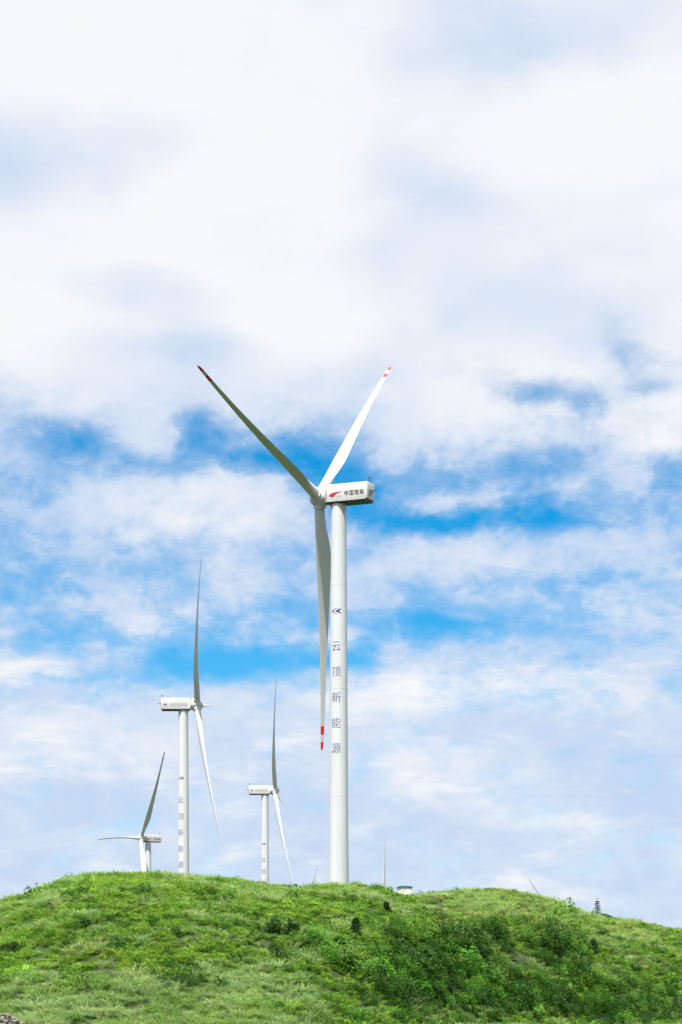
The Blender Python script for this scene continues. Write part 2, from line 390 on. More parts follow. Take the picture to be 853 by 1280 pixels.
def scatter(name, label, cat, P, rot, scl, tint, idx, coll):
    n = len(P)
    me = bpy.data.meshes.new(name); me.vertices.add(n); me.vertices.foreach_set('co', P.astype(np.float32).ravel())
    def at_(nm, t, key, arr):
        a = me.attributes.new(nm, t, 'POINT'); a.data.foreach_set(key, arr.ravel())
    at_('rot', 'FLOAT_VECTOR', 'vector', rot.astype(np.float32)); at_('scl', 'FLOAT_VECTOR', 'vector', scl.astype(np.float32))
    at_('tint', 'FLOAT_COLOR', 'color', np.concatenate([tint, np.ones((n, 1))], 1).astype(np.float32))
    at_('pick', 'INT', 'value', idx.astype(np.int32))
    me.update()
    o = link_mesh(name, me)
    g = bpy.data.node_groups.new(name + '_scatter', 'GeometryNodeTree')
    g.interface.new_socket('Geometry', in_out='INPUT', socket_type='NodeSocketGeometry'); g.interface.new_socket('Geometry', in_out='OUTPUT', socket_type='NodeSocketGeometry')
    gi = g.nodes.new('NodeGroupInput'); go = g.nodes.new('NodeGroupOutput')
    ci = g.nodes.new('GeometryNodeCollectionInfo'); ci.inputs['Collection'].default_value = coll; ci.inputs['Separate Children'].default_value = True; ci.inputs['Reset Children'].default_value = True
    ip = g.nodes.new('GeometryNodeInstanceOnPoints'); ip.inputs['Pick Instance'].default_value = True
    def na(nm, t):
        a = g.nodes.new('GeometryNodeInputNamedAttribute'); a.data_type = t; a.inputs['Name'].default_value = nm; return a.outputs['Attribute']
    g.links.new(gi.outputs[0], ip.inputs['Points']); g.links.new(ci.outputs[0], ip.inputs['Instance'])
    g.links.new(na('pick', 'INT'), ip.inputs['Instance Index'])
    e2r = g.nodes.new('FunctionNodeEulerToRotation'); g.links.new(na('rot', 'FLOAT_VECTOR'), e2r.inputs[0]); g.links.new(e2r.outputs[0], ip.inputs['Rotation'])
    g.links.new(na('scl', 'FLOAT_VECTOR'), ip.inputs['Scale']); g.links.new(ip.outputs[0], go.inputs[0])
    md = o.modifiers.new('scatter', 'NODES'); md.node_group = g
    return tag(o, label, cat, kind='stuff')

def sample(n, y0, y1, a0=-120, a1=970):
    """points of even density on the ground between two distances"""
    y = np.sqrt(rng.random(n) * (y1 * y1 - y0 * y0) + y0 * y0); a = rng.random(n) * (a1 - a0) + a0
    x = (a - CXP) / F_PX * y
    z = height(x, y)
    py = HOR - F_PX * (z - CAM_Z) / y
    return x, y, z, a, py

def make_vegetation():
    parts = [sample(86000, 145, 250), sample(30000, 250, 305), sample(12000, 305, 460)]
    x, y, z, a, py = (np.concatenate(q) for q in zip(*parts))
    n = len(x)
    big = fbm(x / 14 + 3, y / 14 + 5, 3); mid = fbm(x / 3.0 + 31, y / 3.6 + 7, 3); small = fbm(x / 1.3 + 11, y / 1.6 + 2, 2); mid2 = fbm(x / 2.4 + 71, y / 3.0 + 57, 3)
    # where the photo shows what: silvery grass low on the left and on the far right ridge, a dark green thicket right of the middle
    near = y < 305
    silver = sstep(.42, .70, mid) * .5 + sstep(1195, 1260, py) * sstep(470, 330, a) * .68 + sstep(-.1, .6, (a - 520) / 330) * sstep(1185, 1130, py) * .5 - .15
    gb = lambda ca, cp, ra, rp: np.exp(-((a - ca) / ra) ** 2 - ((py - cp) / rp) ** 2)
    thick = .95 * gb(520, 1215, 75, 42) + .7 * gb(600, 1185, 70, 26) + .8 * gb(600, 1255, 110, 24) + .65 * gb(790, 1262, 70, 26) + .5 * gb(690, 1225, 60, 26) + .45 * gb(230, 1235, 60, 14) + .4 * gb(350, 1165, 22, 9) + .35 * gb(395, 1195, 35, 16) + .3 * gb(700, 1180, 60, 20)
    thick = thick * (.55 + .9 * mid2)
    u = rng.random(n)
    foot = 212 + 60 * sstep(300, 860, a) - 82
    fine = fbm(x / .8 + 5, y / .9 + 44, 2)
    keep = ((fine > .395 + .1 * (rng.random(n) - .5)) | (py < 1118)) & (y > foot)
    kind = np.where(thick * (.72 + .55 * fine) + (u - .5) * .95 > .60, 2, np.where(silver + (rng.random(n) - .5) * .85 > .52, 1, 0))
    kind = np.where(keep, kind, 9)
    pale = sstep(470, 560, a) * sstep(1195, 1160, py)
    forb = (kind == 0) & ((.34 + sstep(.42, .66, mid2) * .56) * (1 - .6 * pale) > rng.random(n))
    slope_rot = np.stack([rng.normal(0, .12, n), rng.normal(0, .12, n), rng.random(n) * 6.283], 1)
    def tint(base, k, sp=.20):
        c = np.array(base)[None, :] * np.ones((k, 1))
        v = np.exp(rng.normal(0, sp, (k, 1))); hue = np.exp(rng.normal(0, .12, (k, 1)))
        c = c * v; c[:, 0:1] *= hue; return c
    # --- short meadow grass
    s = (kind == 0) & ~forb
    k = s.sum(); t = tint(G_GRASS, k)
    b_ = sstep(.35, .68, big[s])[:, None]; t = t * (1 - b_) + tint(G_GRASS2, k) * b_
    dry = (sstep(.58, .74, mid[s]) * .5 > rng.random(k))[:, None]; dry = dry | (pale[s] * .3 > rng.random(k))[:, None]; t = np.where(dry, tint(G_DRY, k), t)
    sc = np.exp(rng.normal(0, .22, k)) * (.75 + .6 * small[s]); sc = np.stack([sc, sc, sc * np.exp(rng.normal(0, .2, k))], 1)
    scatter('meadow_grass', 'short yellow green grass covering the hill', 'grass', np.stack([x, y, z], 1)[s], slope_rot[s], sc, t, rng.integers(0, 4, k), proto_collection('grass_tuft', [blade_tuft(10 + q, 36, .22, .20, .48, .05, 1.2) for q in range(4)]))
    # --- pale silvery grass
    s = kind == 1
    k = s.sum(); t = tint(G_SILVER, k, .13); b_ = sstep(.4, .7, mid2[s])[:, None]; t = t * (1 - b_) + tint(G_SILVER2, k, .13) * b_
    sc = np.exp(rng.normal(0, .2, k)); sc = np.stack([sc, sc, sc], 1)
    scatter('silver_grass', 'pale silvery green tall grass in drifts low on the slope', 'grass', np.stack([x, y, z], 1)[s], slope_rot[s], sc, t, rng.integers(0, 4, k), proto_collection('silver_tuft', [blade_tuft(30 + q, 36, .22, .45, .85, .034, 1.4) for q in range(4)]))
    # --- low leafy weeds between the grass
    s = forb
    k = s.sum(); t = tint(G_FORB, k, .2); b_ = (rng.random(k) < .75 - .5 * sstep(.5, .75, mid2[s]))[:, None]; t = np.where(b_, tint(G_FORB2, k, .2), t); sc = np.exp(rng.normal(-.12, .30, k)); dk = rng.random(k) < .085; t[dk] = tint((.03, .10, .014), dk.sum(), .2); sc[dk] *= np.where(py[s][dk] < 1116, .9, 1.45); sc = np.stack([sc, sc, sc], 1)
    scatter('leafy_weeds', 'low leafy weeds dotted through the hill grass', 'weeds', np.stack([x, y, z], 1)[s], slope_rot[s], sc, t, rng.integers(0, 4, k), proto_collection('weed_tuft', [leafy_tuft(50 + q, 110, .25, .36, .085, .055) for q in range(4)]))
    # --- thicket of low broadleaf shrubs
    s = (kind == 2) & (rng.random(n) < .40)
    k = s.sum(); t = tint(G_THICK, k, .22); b_ = (rng.random(k) < .32)[:, None]; t = np.where(b_, tint(G_THICK2, k, .2), t)
    sc = np.exp(rng.normal(.12, .38, k)); sc = np.stack([sc, sc, sc * np.exp(rng.normal(0.1, .2, k))], 1)
    scatter('shrub_thicket', 'dense dark green thicket of low broadleaf shrubs on the right of the slope', 'undergrowth', np.stack([x, y, z], 1)[s], slope_rot[s], sc, t, rng.integers(0, 4, k), proto_collection('thicket_tuft', [leafy_tuft(70 + q, 230, .44, .62, .105, .07) for q in range(4)]))

G_GRASS, G_GRASS2, G_DRY = (.202, .345, .042), (.152, .30, .034), (.32, .34, .13)
G_SILVER, G_SILVER2 = (.285, .40, .15), (.22, .36, .085)
G_FORB2 = (.172, .325, .034)
G_FORB, G_THICK, G_THICK2 = (.105, .235, .028), (.028, .092, .011), (.10, .25, .025)
make_vegetation()

# ------------------------------------------------------------------ single shrubs, trees
def foliage_blob(r, V, Fc, c, rad, hgt, n, ln, wd):
    for k in range(n):
        v = Vector((r.gauss(0, 1), r.gauss(0, 1), r.gauss(0, 1))).normalized() * (r.random() ** .45)
        p = c + Vector((v.x * rad, v.y * rad, v.z * hgt))
        d = Vector((v.x + r.uniform(-.7, .7), v.y + r.uniform(-.7, .7), v.z * .5 + r.uniform(-.5, .5)))
        leaf(V, Fc, p, d, Vector((r.uniform(-.7, .7), r.uniform(-.7, .7), 1)), ln * r.uniform(.7, 1.3), wd * r.uniform(.7, 1.3))

def shrub(name, px, py, w_px, h_px, col, label, group='single shrubs on the hill', seed=0, cat='shrub', y=None, upright=False):
    p = hit(px, py) if y is None else at(px, py, y)
    if y is not None: p.z = float(height(p.x, p.y))
    k = p.y / F_PX; W, H = w_px * k, h_px * k
    r = random.Random(seed + 500)
    root = tag(empty(name, p), label, cat, group)
    V, Fc = [], []
    bm = bmesh.new()
    nc = max(5, int(7 * W / max(H, .1))) if not upright else 9
    for q in range(nc):
        t = q / max(1, nc - 1)
        if upright:
            c = Vector((r.gauss(0, W * .10), r.gauss(0, W * .10), H * (.18 + .7 * t))); cr = W * (.5 - .28 * t)
        else:
            c = Vector((r.uniform(-.36, .36) * W, r.uniform(-.3, .3) * W, H * r.uniform(.25, .72))); cr = W * r.uniform(.16, .28)
        foliage_blob(r, V, Fc, c, cr, min(cr, H * .3), 130, .15 * (1 + .12 * W), .075)
        tube(bm, [(0, 0, -.1), (c.x * .4, c.y * .4, c.z * .5), tuple(c)], [.03, .02, .008], 5)
    pydata('foliage', V, Fc, leaf_mat(name + '_leaf', col), root)
    build('stem', bm, M_BARK, root)
    return root

def conifer(name, px, py, w_px, h_px, col, label, group, seed=0, y=None, sparse=False):
    p = hit(px, py) if y is None else at(px, py, y)
    if y is not None: p.z = float(height(p.x, p.y))
    k = p.y / F_PX; W, H = w_px * k, h_px * k
    r = random.Random(seed)
    root = tag(empty(name, p), label, 'conifer', group)
    bm = bmesh.new(); tube(bm, [(0, 0, -.15), (0.02, 0, H * .5), (0.03, 0.01, H * .985)], [.055, .035, .008], 7)
    V, Fc = [], []
    tiers = 9 if sparse else 12
    for t in range(tiers):
        f = t / tiers; zc = H * (.10 + .86 * f); ln = W * .5 * (1 - f) ** .75 + .05
        nb = 6 if sparse else 9
        for b in range(nb):
            th = 2 * math.pi * (b + r.random() * .6) / nb + t; l = ln * r.uniform(.65, 1.2)
            dirv = Vector((math.cos(th), math.sin(th), r.uniform(-.25, .12)))
            tube(bm, [(0, 0, zc), tuple(Vector((0, 0, zc)) + dirv * l)], [.012, .004], 4)
            ns = 24 if sparse else 20
            for q in range(ns):
                s = (q + .5) / ns
                pp = Vector((0, 0, zc)) + dirv * l * s + Vector((r.uniform(-.03, .03), r.uniform(-.03, .03), r.uniform(-.03, .03)))
                side = dirv.cross(Vector((0, 0, 1))).normalized() * (1 if q % 2 else -1)
                leaf(V, Fc, pp, dirv * .6 + side * .8 + Vector((0, 0, r.uniform(-.3, .35))), Vector((0, 0, 1)), .24 * (1.15 - .5 * s), .085)
        if t == tiers - 1:
            for q in range(14):
                leaf(V, Fc, Vector((0.03, 0, H * r.uniform(.88, .99))), Vector((r.uniform(-.5, .5), r.uniform(-.5, .5), 1)), Vector((1, 0, 0)), .18, .06)
    pydata('crown', V, Fc, leaf_mat(name + '_needle', col, .2, .12), root)
    build('trunk', bm, M_BARK, root)
    return root

def make_single_plants():
    DK, MD, BR = (.030, .088, .016), (.045, .125, .016), (.055, .155, .020)
    conifer('young_conifer', 747, 1138.5, 11, 24, (.018, .042, .02), 'slender dark conifer standing alone against the sky on the right ridge', 'young conifers on the hill', 1, y=262, sparse=True)
    conifer('young_conifer', 445, 1173, 26, 28, (.035, .10, .028), 'dark cone shaped young conifer in the grass below the tall turbine', 'young conifers on the hill', 2)
    conifer('young_conifer', 483, 1143, 14, 16, (.04, .11, .026), 'small young conifer just below the ridge under the white kiosk', 'young conifers on the hill', 3)
    shrub('upright_shrub', 742, 1192, 12, 19, DK, 'dark upright shrub on the open right slope under the skyline conifer', seed=1, upright=True)
    S = lambda *a, **k: shrub('low_shrub', *a, **k)
    S(751, 1169, 20, 9, MD, 'low spreading shrub just above the dark upright shrub on the right slope', seed=2)
    S(342, 1167, 20, 13, DK, 'left one of two dark shrubs side by side in the middle of the slope', seed=3)
    S(364, 1171, 19, 20, DK, 'taller right one of two dark shrubs side by side in the middle of the slope', seed=4)
    S(424, 1184, 22, 14, MD, 'broadleaf shrub left of the start of the dark thicket below the young conifer', seed=5)
    S(349, 1197, 15, 10, MD, 'small dark shrub beside the pale rock on its left', seed=6)
    S(741, 1232, 24, 20, MD, 'bushy shrub on the lower right slope straight below the dark upright shrub', seed=7)
    S(763, 1240, 34, 18, MD, 'wide low shrub on the lower right slope beside a bushier one', seed=8)
    S(846, 1280, 34, 46, (.03, .07, .02), 'large dull green shrub cut by the right edge in the bottom corner', seed=9)
    S(108, 1158, 18, 10, MD, 'low dark shrub on the left flank of the round hilltop', seed=10)
    S(277, 1240, 18, 20, BR, 'fresh green shrub low in the middle left of the slope', seed=11)
    S(14, 1190, 24, 12, (.05, .085, .022), 'brownish green low shrub at the left edge of the slope', seed=12)
    S(84, 1188, 13, 8, DK, 'small dark shrub among yellow green grass on the left of the slope', seed=13)
    S(757, 1141, 20, 7, MD, 'low shrub on the skyline at the foot of the slender conifer', seed=14, y=260)
    S(655, 1248, 26, 16, BR, 'light green shrub at the bottom between the thicket and the right hand shrubs', seed=15)
    S(585, 1113, 40, 5, MD, 'long low shrub on the ridge line to the right of the white kiosk', seed=17, y=258)
    S(112, 1280, 16, 10, DK, 'small dark shrub at the bottom edge near the stone wall', seed=18)
    # bright clumps of tall grass low on the slope
    for i, (px, py, w, hh, lab) in enumerate([(447, 1278, 20, 24, 'bright green clump of tall grass at the bottom under the thicket'),
                                              (346, 1264, 20, 18, 'bright green clump of tall grass in pale grass at the bottom centre'),
                                              (92, 1282, 26, 22, 'bright green clump of tall grass at the bottom left'),
                                              (497, 1278, 20, 24, 'feathery green clump of tall grass at the lower edge of the thicket')]):
        p = hit(px, py); k = p.y / F_PX
        V, Fc = blade_tuft(900 + i, 170, w * k * .32, hh * k * .55, hh * k * 1.1, .045, .8)
        o = pydata('grass_clump', V, Fc, leaf_mat('clump_leaf', (.085, .235, .03)))
        o.location = p; tag(o, lab, 'grass clump', 'bright grass clumps at the foot of the hill')
make_single_plants()

# ------------------------------------------------------------------ rock and dry stone wall
def stone_mesh(bm, c, s, seed):
    r = random.Random(seed)
    res = bmesh.ops.create_icosphere(bm, subdivisions=2, radius=1.0)
    rot = Matrix.Rotation(r.uniform(0, 6.3), 4, 'Z') @ Matrix.Rotation(r.uniform(-.3, .3), 4, 'X')
    ph = [r.uniform(0, 6.3) for _ in range(6)]
    for v in res['verts']:
        d = v.co.copy()
        q = 1 + .13 * math.sin(3.1 * d.x + ph[0]) * math.cos(2.7 * d.y + ph[1]) + .10 * math.sin(4.3 * d.z + ph[2] + 2 * d.x)
        m = max(abs(d.x), abs(d.y), abs(d.z)); q *= (1 / m) ** .55 * .86
        v.co = rot @ Vector((d.x * s[0] * q, d.y * s[1] * q, d.z * s[2] * q)) + Vector(c)

def make_stones():
    p = hit(369, 1196)
    bm = bmesh.new(); stone_mesh(bm, (0, 0, .14), (.40, .32, .26), 4)
    o = build('rock', bm, M_ROCK, smooth=False); o.location = p
    tag(o, 'pale weathered rock lying in the grass near the two dark shrubs', 'rock')
    p = hit(399, 1203)
    bm = bmesh.new(); stone_mesh(bm, (0, 0, .08), (.26, .2, .18), 8)
    o = build('rock', bm, M_ROCK); o.location = p
    tag(o, 'small greyish rock lying below and right of the paler rock', 'rock')
    # tumbled stone wall running along the field edge, its top just enters the bottom left corner
    bm = bmesh.new(); y0 = 128.0
    r = random.Random(11)
    base = at(-60, 1290, y0); NC = 9
    for course in range(NC):
        xx = base.x
        end = at(52 - course * 5, 1290, y0).x
        while xx < end:
            w = r.uniform(.16, .34)
            topf = 1.0
            zz = float(height(xx, y0)) - .05 + course * .17
            stone_mesh(bm, (xx + w / 2, y0 + r.uniform(-.07, .07), zz + .085), (w * .56, r.uniform(.2, .28), r.uniform(.085, .11)), r.randrange(9999))
            xx += w * .97
    o = build('stone_wall', bm, M_STONE)
    tag(o, 'low rough dry stone wall in the bottom left corner', 'stone wall')
make_stones()

# ------------------------------------------------------------------ wind turbine
HUB_H = 85.0; OVER = 4.6
def tower_r(z):           # from foot to top
    t = z / (HUB_H - 1.6); return 2.12 - (2.12 - 1.62) * t
def text_mesh(body, size, dx=0.0, offset=0.0):
    c = bpy.data.curves.new('lettering', 'FONT'); c.body = body; c.size = size; c.align_x = 'CENTER'; c.align_y = 'CENTER'; c.resolution_u = 3; c.offset = offset
    o = bpy.data.objects.new('lettering_tmp', c); COL.objects.link(o)
    dg = bpy.context.evaluated_depsgraph_get(); dg.update()
    me = bpy.data.meshes.new_from_object(o.evaluated_get(dg))
    V = [v.co.copy() for v in me.vertices]; Fc = [tuple(p.vertices) for p in me.polygons]
    bpy.data.objects.remove(o); bpy.data.curves.remove(c); bpy.data.meshes.remove(me)
    # centre on the glyphs' own box
    cx = (min(v.x for v in V) + max(v.x for v in V)) / 2; cy = (min(v.y for v in V) + max(v.y for v in V)) / 2
    return [Vector((v.x - cx, v.y - cy, 0)) for v in V], Fc

def merge(dst, V, Fc, off=(0, 0, 0), sx=1.0, sy=1.0):
    b = len(dst[0]); dst[0].extend([Vector((v.x * sx + off[0], v.y * sy + off[1], v.z + off[2])) for v in V]); dst[1].extend([tuple(i + b for i in f) for f in Fc])

def crescent(outer, inner):
    """closed band between two polylines -> quads"""
    n = len(outer); V = [Vector((*p, 0)) for p in outer] + [Vector((*p, 0)) for p in inner]
    return V, [(i, i + 1, n + i + 1, n + i) for i in range(n - 1)]
def emblem_shapes(w):
    """two nested arrow-crescents opening right, width w"""
    n = 17
    o1 = []; i1 = []
    for k in range(n):
        t = -1 + 2 * k / (n - 1); o1.append((-.5 + .72 * abs(t) ** 1.7, .30 * t)); th = .24 * (1 - abs(t) ** 1.8); i1.append((-.5 + .72 * abs(t) ** 1.7 + th, .30 * t * (1 - .1 * (1 - abs(t)))))
    o2 = []; i2 = []
    for k in range(n):
        t = -1 + 2 * k / (n - 1); o2.append((-.10 + .55 * abs(t) ** 1.1, .24 * t)); th = .36 * (1 - abs(t)) ** .7; i2.append((-.10 + .55 * abs(t) ** 1.1 + th, .24 * t))
    s = lambda P: [(x * w, y * w) for x, y in P]
    return crescent(s(o1), s(i1)), crescent(s(o2), s(i2))

def wrap_on_tower(name, dst, mats, mi, zmid, parent):
    """flat artwork (x across, y up around zmid) bent round the tower's front (-Y)"""
    bm = bmesh.new()
    vs_ = [bm.verts.new(v) for v in dst[0]]
    for f, m in zip(dst[1], mi):
        try: fa = bm.faces.new([vs_[i] for i in f]); fa.material_index = m
        except ValueError: pass
    xs = np.arange(-1.5, 1.51, .15)
    for xc in xs:
        bmesh.ops.bisect_plane(bm, geom=bm.verts[:] + bm.edges[:] + bm.faces[:], plane_co=(xc, 0, 0), plane_no=(1, 0, 0))
    for v in bm.verts:
        z = zmid + v.co.y; rr = tower_r(z) + .015 + v.co.z; a = v.co.x / tower_r(z)
        v.co = Vector((rr * math.sin(a), -rr * math.cos(a), z))
    me = bpy.data.meshes.new(name); bm.to_mesh(me); bm.free()
    return link_mesh(name, me, parent, mats)

def make_turbine():
    root = empty('wind_turbine')
    # tower: four welded sections with flange joints
    bm = bmesh.new(); seg = 48
    prof = []
    top = HUB_H - 1.35
    zs = [0, .25, 10, 21, 32, 44, 55, 66, top - .5, top]
    for z in zs:
        rr = tower_r(z)
        if z <= .25: rr += .12
        prof.append((rr, z))
    prof = [(prof[0][0], -6.0)] + prof
    rings = [[bm.verts.new((rr * math.cos(2 * math.pi * k / seg), rr * math.sin(2 * math.pi * k / seg), z)) for k in range(seg)] for rr, z in prof]
    for a, b in zip(rings, rings[1:]):
        for k in range(seg): bm.faces.new((a[k], a[(k + 1) % seg], b[(k + 1) % seg], b[k]))
    bm.faces.new(rings[-1])
    for zj in (21.0, 44.0, 66.1):
        rj = tower_r(zj)
        jr = [[bm.verts.new((q * math.cos(2 * math.pi * k / seg), q * math.sin(2 * math.pi * k / seg), zj + dz)) for k in range(seg)] for q, dz in ((rj - .05, -.06), (rj + .014, -.05), (rj + .014, .05), (rj - .05, .06))]
        for a, b in zip(jr, jr[1:]):
            for k in range(seg): bm.faces.new((a[k], a[(k + 1) % seg], b[(k + 1) % seg], b[k]))
    tower = build('tower', bm, M_TOWER, root, smooth=True)
    for i, ch in enumerate('云顶新能源'):
        dst = ([], [])
        V, Fc = text_mesh(ch, 2.25, offset=-.026)
        yy = -32.1 - 5.41 * i
        for dx, dz in ((-.03, 0), (.03, .006)):
            merge(dst, V, Fc, (dx, yy, dz), 1.0, 1.06)
        wrap_on_tower('lettering', dst, [M_INK], [0] * len(dst[1]), HUB_H, tower)
    (v1, f1), (v2, f2) = emblem_shapes(2.35)
    dst = ([], []); merge(dst, v1, f1, (0, -24.6, 0)); merge(dst, v2, f2, (0, -24.6, .006))
    wrap_on_tower('emblem', dst, [M_MAUVE, M_NAVY], [0] * len(f1) + [1] * len(f2), HUB_H, tower)
    bm = bmesh.new(); box(bm, (0, -2.2, 1.6), (.95, .16, 2.2), .03); box(bm, (0, -2.28, .25), (1.5, 1.2, .14)); 
    build('door', bm, M_DARK, tower)

    # nacelle, forward = +X, origin on the tower axis at hub height
    W_, H_ = 3.9, 3.75; xf, xr = 2.42, -7.5
    bm = bmesh.new()
    sect = lambda x, w, zb, zt: [bm.verts.new((x, sy * w / 2, zz)) for sy, zz in ((-1, zb), (1, zb), (1, zt), (-1, zt))]
    zb, zt = -1.28, 2.30
    r0 = sect(xf, W_ * .97, zb + .05, zt - .12); r1 = sect(xf - .5, W_, zb, zt); r2 = sect(xr, W_, zb, zt)
    for a, b in ((r0, r1), (r1, r2)):
        for k in range(4): bm.faces.new((a[k], a[(k + 1) % 4], b[(k + 1) % 4], b[k]))
    bm.faces.new(r0); bm.faces.new(r2)
    bmesh.ops.recalc_face_normals(bm, faces=bm.faces)
    bmesh.ops.bevel(bm, geom=[e for e in bm.edges if abs((e.verts[0].co - e.verts[1].co).x) > 1 or e.verts[0].co.x < -7 and e.verts[1].co.x < -7 or (e.verts[0].co.x > 2 and e.verts[1].co.x > 2)], offset=.17, segments=3, affect='EDGES', profile=.5)
    # panel joints: slim raised ribs on both sides and the roof
    for k in range(8):
        xx = -6.7 + k * 1.12
        for sy in (-1, 1): box(bm, (xx, sy * (W_ / 2 + .012), .18), (.07, .05, H_ - .5))
        box(bm, (xx, 0, zt + .012), (.07, W_ - .5, .05))
    # narrow flange along the lower edge
    for sy in (-1, 1): box(bm, (-2.5, sy * (W_ / 2 - .03), zb - .02), (9.2, .12, .12))
    nac = build('nacelle', bm, M_NAC, root, smooth=True)
    nac.location = (0, 0, HUB_H)
    bm = bmesh.new()
    box(bm, (-2.55, 0, zb - .19), (9.3, W_ - .34, .44), .03)
    for k in range(13): 
        for sy in (-1, 1): box(bm, (-6.9 + k * .72, sy * (W_ / 2 - .155), zb - .19), (.12, .06, .38))
    for k in range(5):
        for sy in (-1, 1): box(bm, (-6.7 + k * .98, sy * .85, zb - .41), (.46, .62, .05), mi=1)
    build('underside_grating', bm, [M_DARK, mat('panel_grey_yellow', (.34, .33, .22), .6)], nac)
    bm = bmesh.new(); tube(bm, [(0, 0, -1.42), (0, 0, -1.2)], [1.75, 1.75], 40); build('yaw_bearing', bm, M_DARK, nac, smooth=True)
    bm = bmesh.new(); box(bm, (xr - .03, .55, .1), (.1, .5, 1.35))
    for k in range(5): box(bm, (xr - .09, .55, -.4 + k * .25), (.06, .46, .05))
    build('rear_vent', bm, M_DARK, nac)
    bm = bmesh.new(); box(bm, (xr - .55, -.55, .72), (1.15, .16, .16)); box(bm, (xr - .1, -.55, .5), (.14, .3, .6))
    build('crane_arm', bm, M_STEEL, nac)
    bm = bmesh.new()
    for yy_, hh in ((-.6, 1.35), (.5, 1.1)):
        tube(bm, [(-7.1, yy_, zt - .05), (-7.1, yy_, zt + hh)], [.05, .035], 8)
        tube(bm, [(-7.45, yy_, zt + hh * .8), (-6.8, yy_, zt + hh * .8)], [.035, .035], 6)
        box(bm, (-7.1, yy_, zt + hh), (.26, .2, .16))
    tube(bm, [(-7.1, -.6, zt + .5), (-7.1, .5, zt + .5)], [.035, .035], 6)
    build('weather_mast', bm, M_STEEL, nac)
    # --- port side (+Y): red wing emblem, small grey CSR, 中国南车 in bold black;  reading runs from the rotor to the tail
    ysd = W_ / 2 + .045
    def side(px, py):   # a point of the lettering as seen on that side, in nacelle metres
        u = xf - (px - 240) / 350 * (xf - xr); v = -(py - (367.5 - (px - 240) / 350 * 30)) / 150 * 3.85 + .17
        return u, v
    def put_side(name, dst, mats, mi, sgn, parent):
        me = bpy.data.meshes.new(name); me.from_pydata([((-v.x if sgn > 0 else v.x), sgn * (ysd + v.z), v.y) for v in dst[0]], [], dst[1]); me.update()
        for p, m in zip(me.polygons, mi): p.material_index = m
        return link_mesh(name, me, parent, mats)
    cu = (side(405, 355)[0] + side(560, 350)[0]) / 2
    for i, ch in enumerate('中国南车'):
        dst = ([], [])
        V, Fc = text_mesh(ch, 1.22, offset=.010 if ch in '中车' else .002)
        merge(dst, V, Fc, (-(cu + (1.5 - i) * 1.19), .17, 0), .95, 1.0)
        put_side('lettering', dst, [M_BLACK], [0] * len(dst[1]), 1, nac)
    dst = ([], [])
    V, Fc = text_mesh('CSR', .56, offset=.004)
    u, v = side(360, 377); merge(dst, V, Fc, (-u, v, 0), 1.15, 1.0)
    put_side('lettering', dst, [M_GREYINK], [0] * len(dst[1]), 1, nac)
    up = [(275, 375), (285, 364), (300, 353), (320, 347), (345, 343), (385, 337)]
    lo = [(275, 377), (288, 380), (308, 388), (322, 372), (340, 355), (385, 338)]
    V, Fc = crescent([(-side(*p)[0], side(*p)[1]) for p in up], [(-side(*p)[0], side(*p)[1]) for p in lo])
    put_side('emblem', (V, Fc), [M_CSR], [0] * len(Fc), 1, nac)
    # --- starboard side (-Y): crescents and pale 云顶新能源;  reading runs from the tail to the rotor
    for i, ch in enumerate('云顶新能源'):
        dst = ([], [])
        V, Fc = text_mesh(ch, 1.05)
        merge(dst, V, Fc, (-3.9 + i * 1.16, .1, 0))
        put_side('lettering', dst, [M_GREYINK], [0] * len(dst[1]), -1, nac)
    (v1, f1), (v2, f2) = emblem_shapes(1.55)
    dst = ([], []); merge(dst, v1, f1, (-6.1, .12, 0)); merge(dst, v2, f2, (-6.1, .12, .006))
    put_side('emblem', dst, [M_CSR, M_NAVY], [0] * len(f1) + [1] * len(f2), -1, nac)

    # hub: rounded spinner with three blade collars, axis = +X, origin at rotor centre
    bm = bmesh.new(); seg = 32
    prof = [(-2.25, 1.6), (-1.8, 1.66), (-1.74, 1.78), (-.6, 1.98), (.4, 1.96), (1.1, 1.76), (1.65, 1.33), (1.98, .8), (2.12, .25)]
    rings = [[bm.verts.new((x, rr * math.cos(2 * math.pi * k / seg), rr * math.sin(2 * math.pi * k / seg))) for k in range(seg)] for x, rr in prof]
    for a, b in zip(rings, rings[1:]):
        for k in range(seg): bm.faces.new((a[k], a[(k + 1) % seg], b[(k + 1) % seg], b[k]))
    bm.faces.new(rings[0]); bm.faces.new(rings[-1])
    for k in range(3):
        d = Matrix.Rotation(2 * math.pi * k / 3, 3, 'X') @ Vector((0, 0, 1))
        tube(bm, [d * 1.2, d * 2.1, d * 2.11, d * 2.3], [1.42, 1.30, 1.34, 1.34], 28)
    hub = build('hub', bm, M_NAC, root, smooth=True)

    # blade: root along +Z from the rotor centre; chord along Y (leading edge +Y), upwind side +X
    st = [0, .02, .05, .09, .13, .17, .21, .27, .35, .45, .55, .65, .75, .84, .9, .9355, .936, .9655, .966, .985, .995, 1.0]
    ch = lambda s: float(np.interp(s, [0, .03, .08, .13, .18, .22, .3, .45, .6, .75, .88, .96, .99, 1], [2.2, 2.2, 2.45, 2.95, 3.35, 3.4, 3.05, 2.35, 1.75, 1.25, .95, .82, .66, .25]))
    tk = lambda s: float(np.interp(s, [0, .03, .08, .13, .18, .25, .4, .7, 1], [1, 1, .82, .55, .40, .31, .24, .19, .17]))
    rd = lambda s: float(np.interp(s, [0, .03, .13, .2, 1], [0, 0, .75, 1, 1]))
    tw = lambda s: R(float(np.interp(s, [0, .15, .3, .5, .75, 1], [13, 12, 8.5, 4.5, 1.2, -.5])))
    nseg = 28; V = []; Fc = []; MI = []
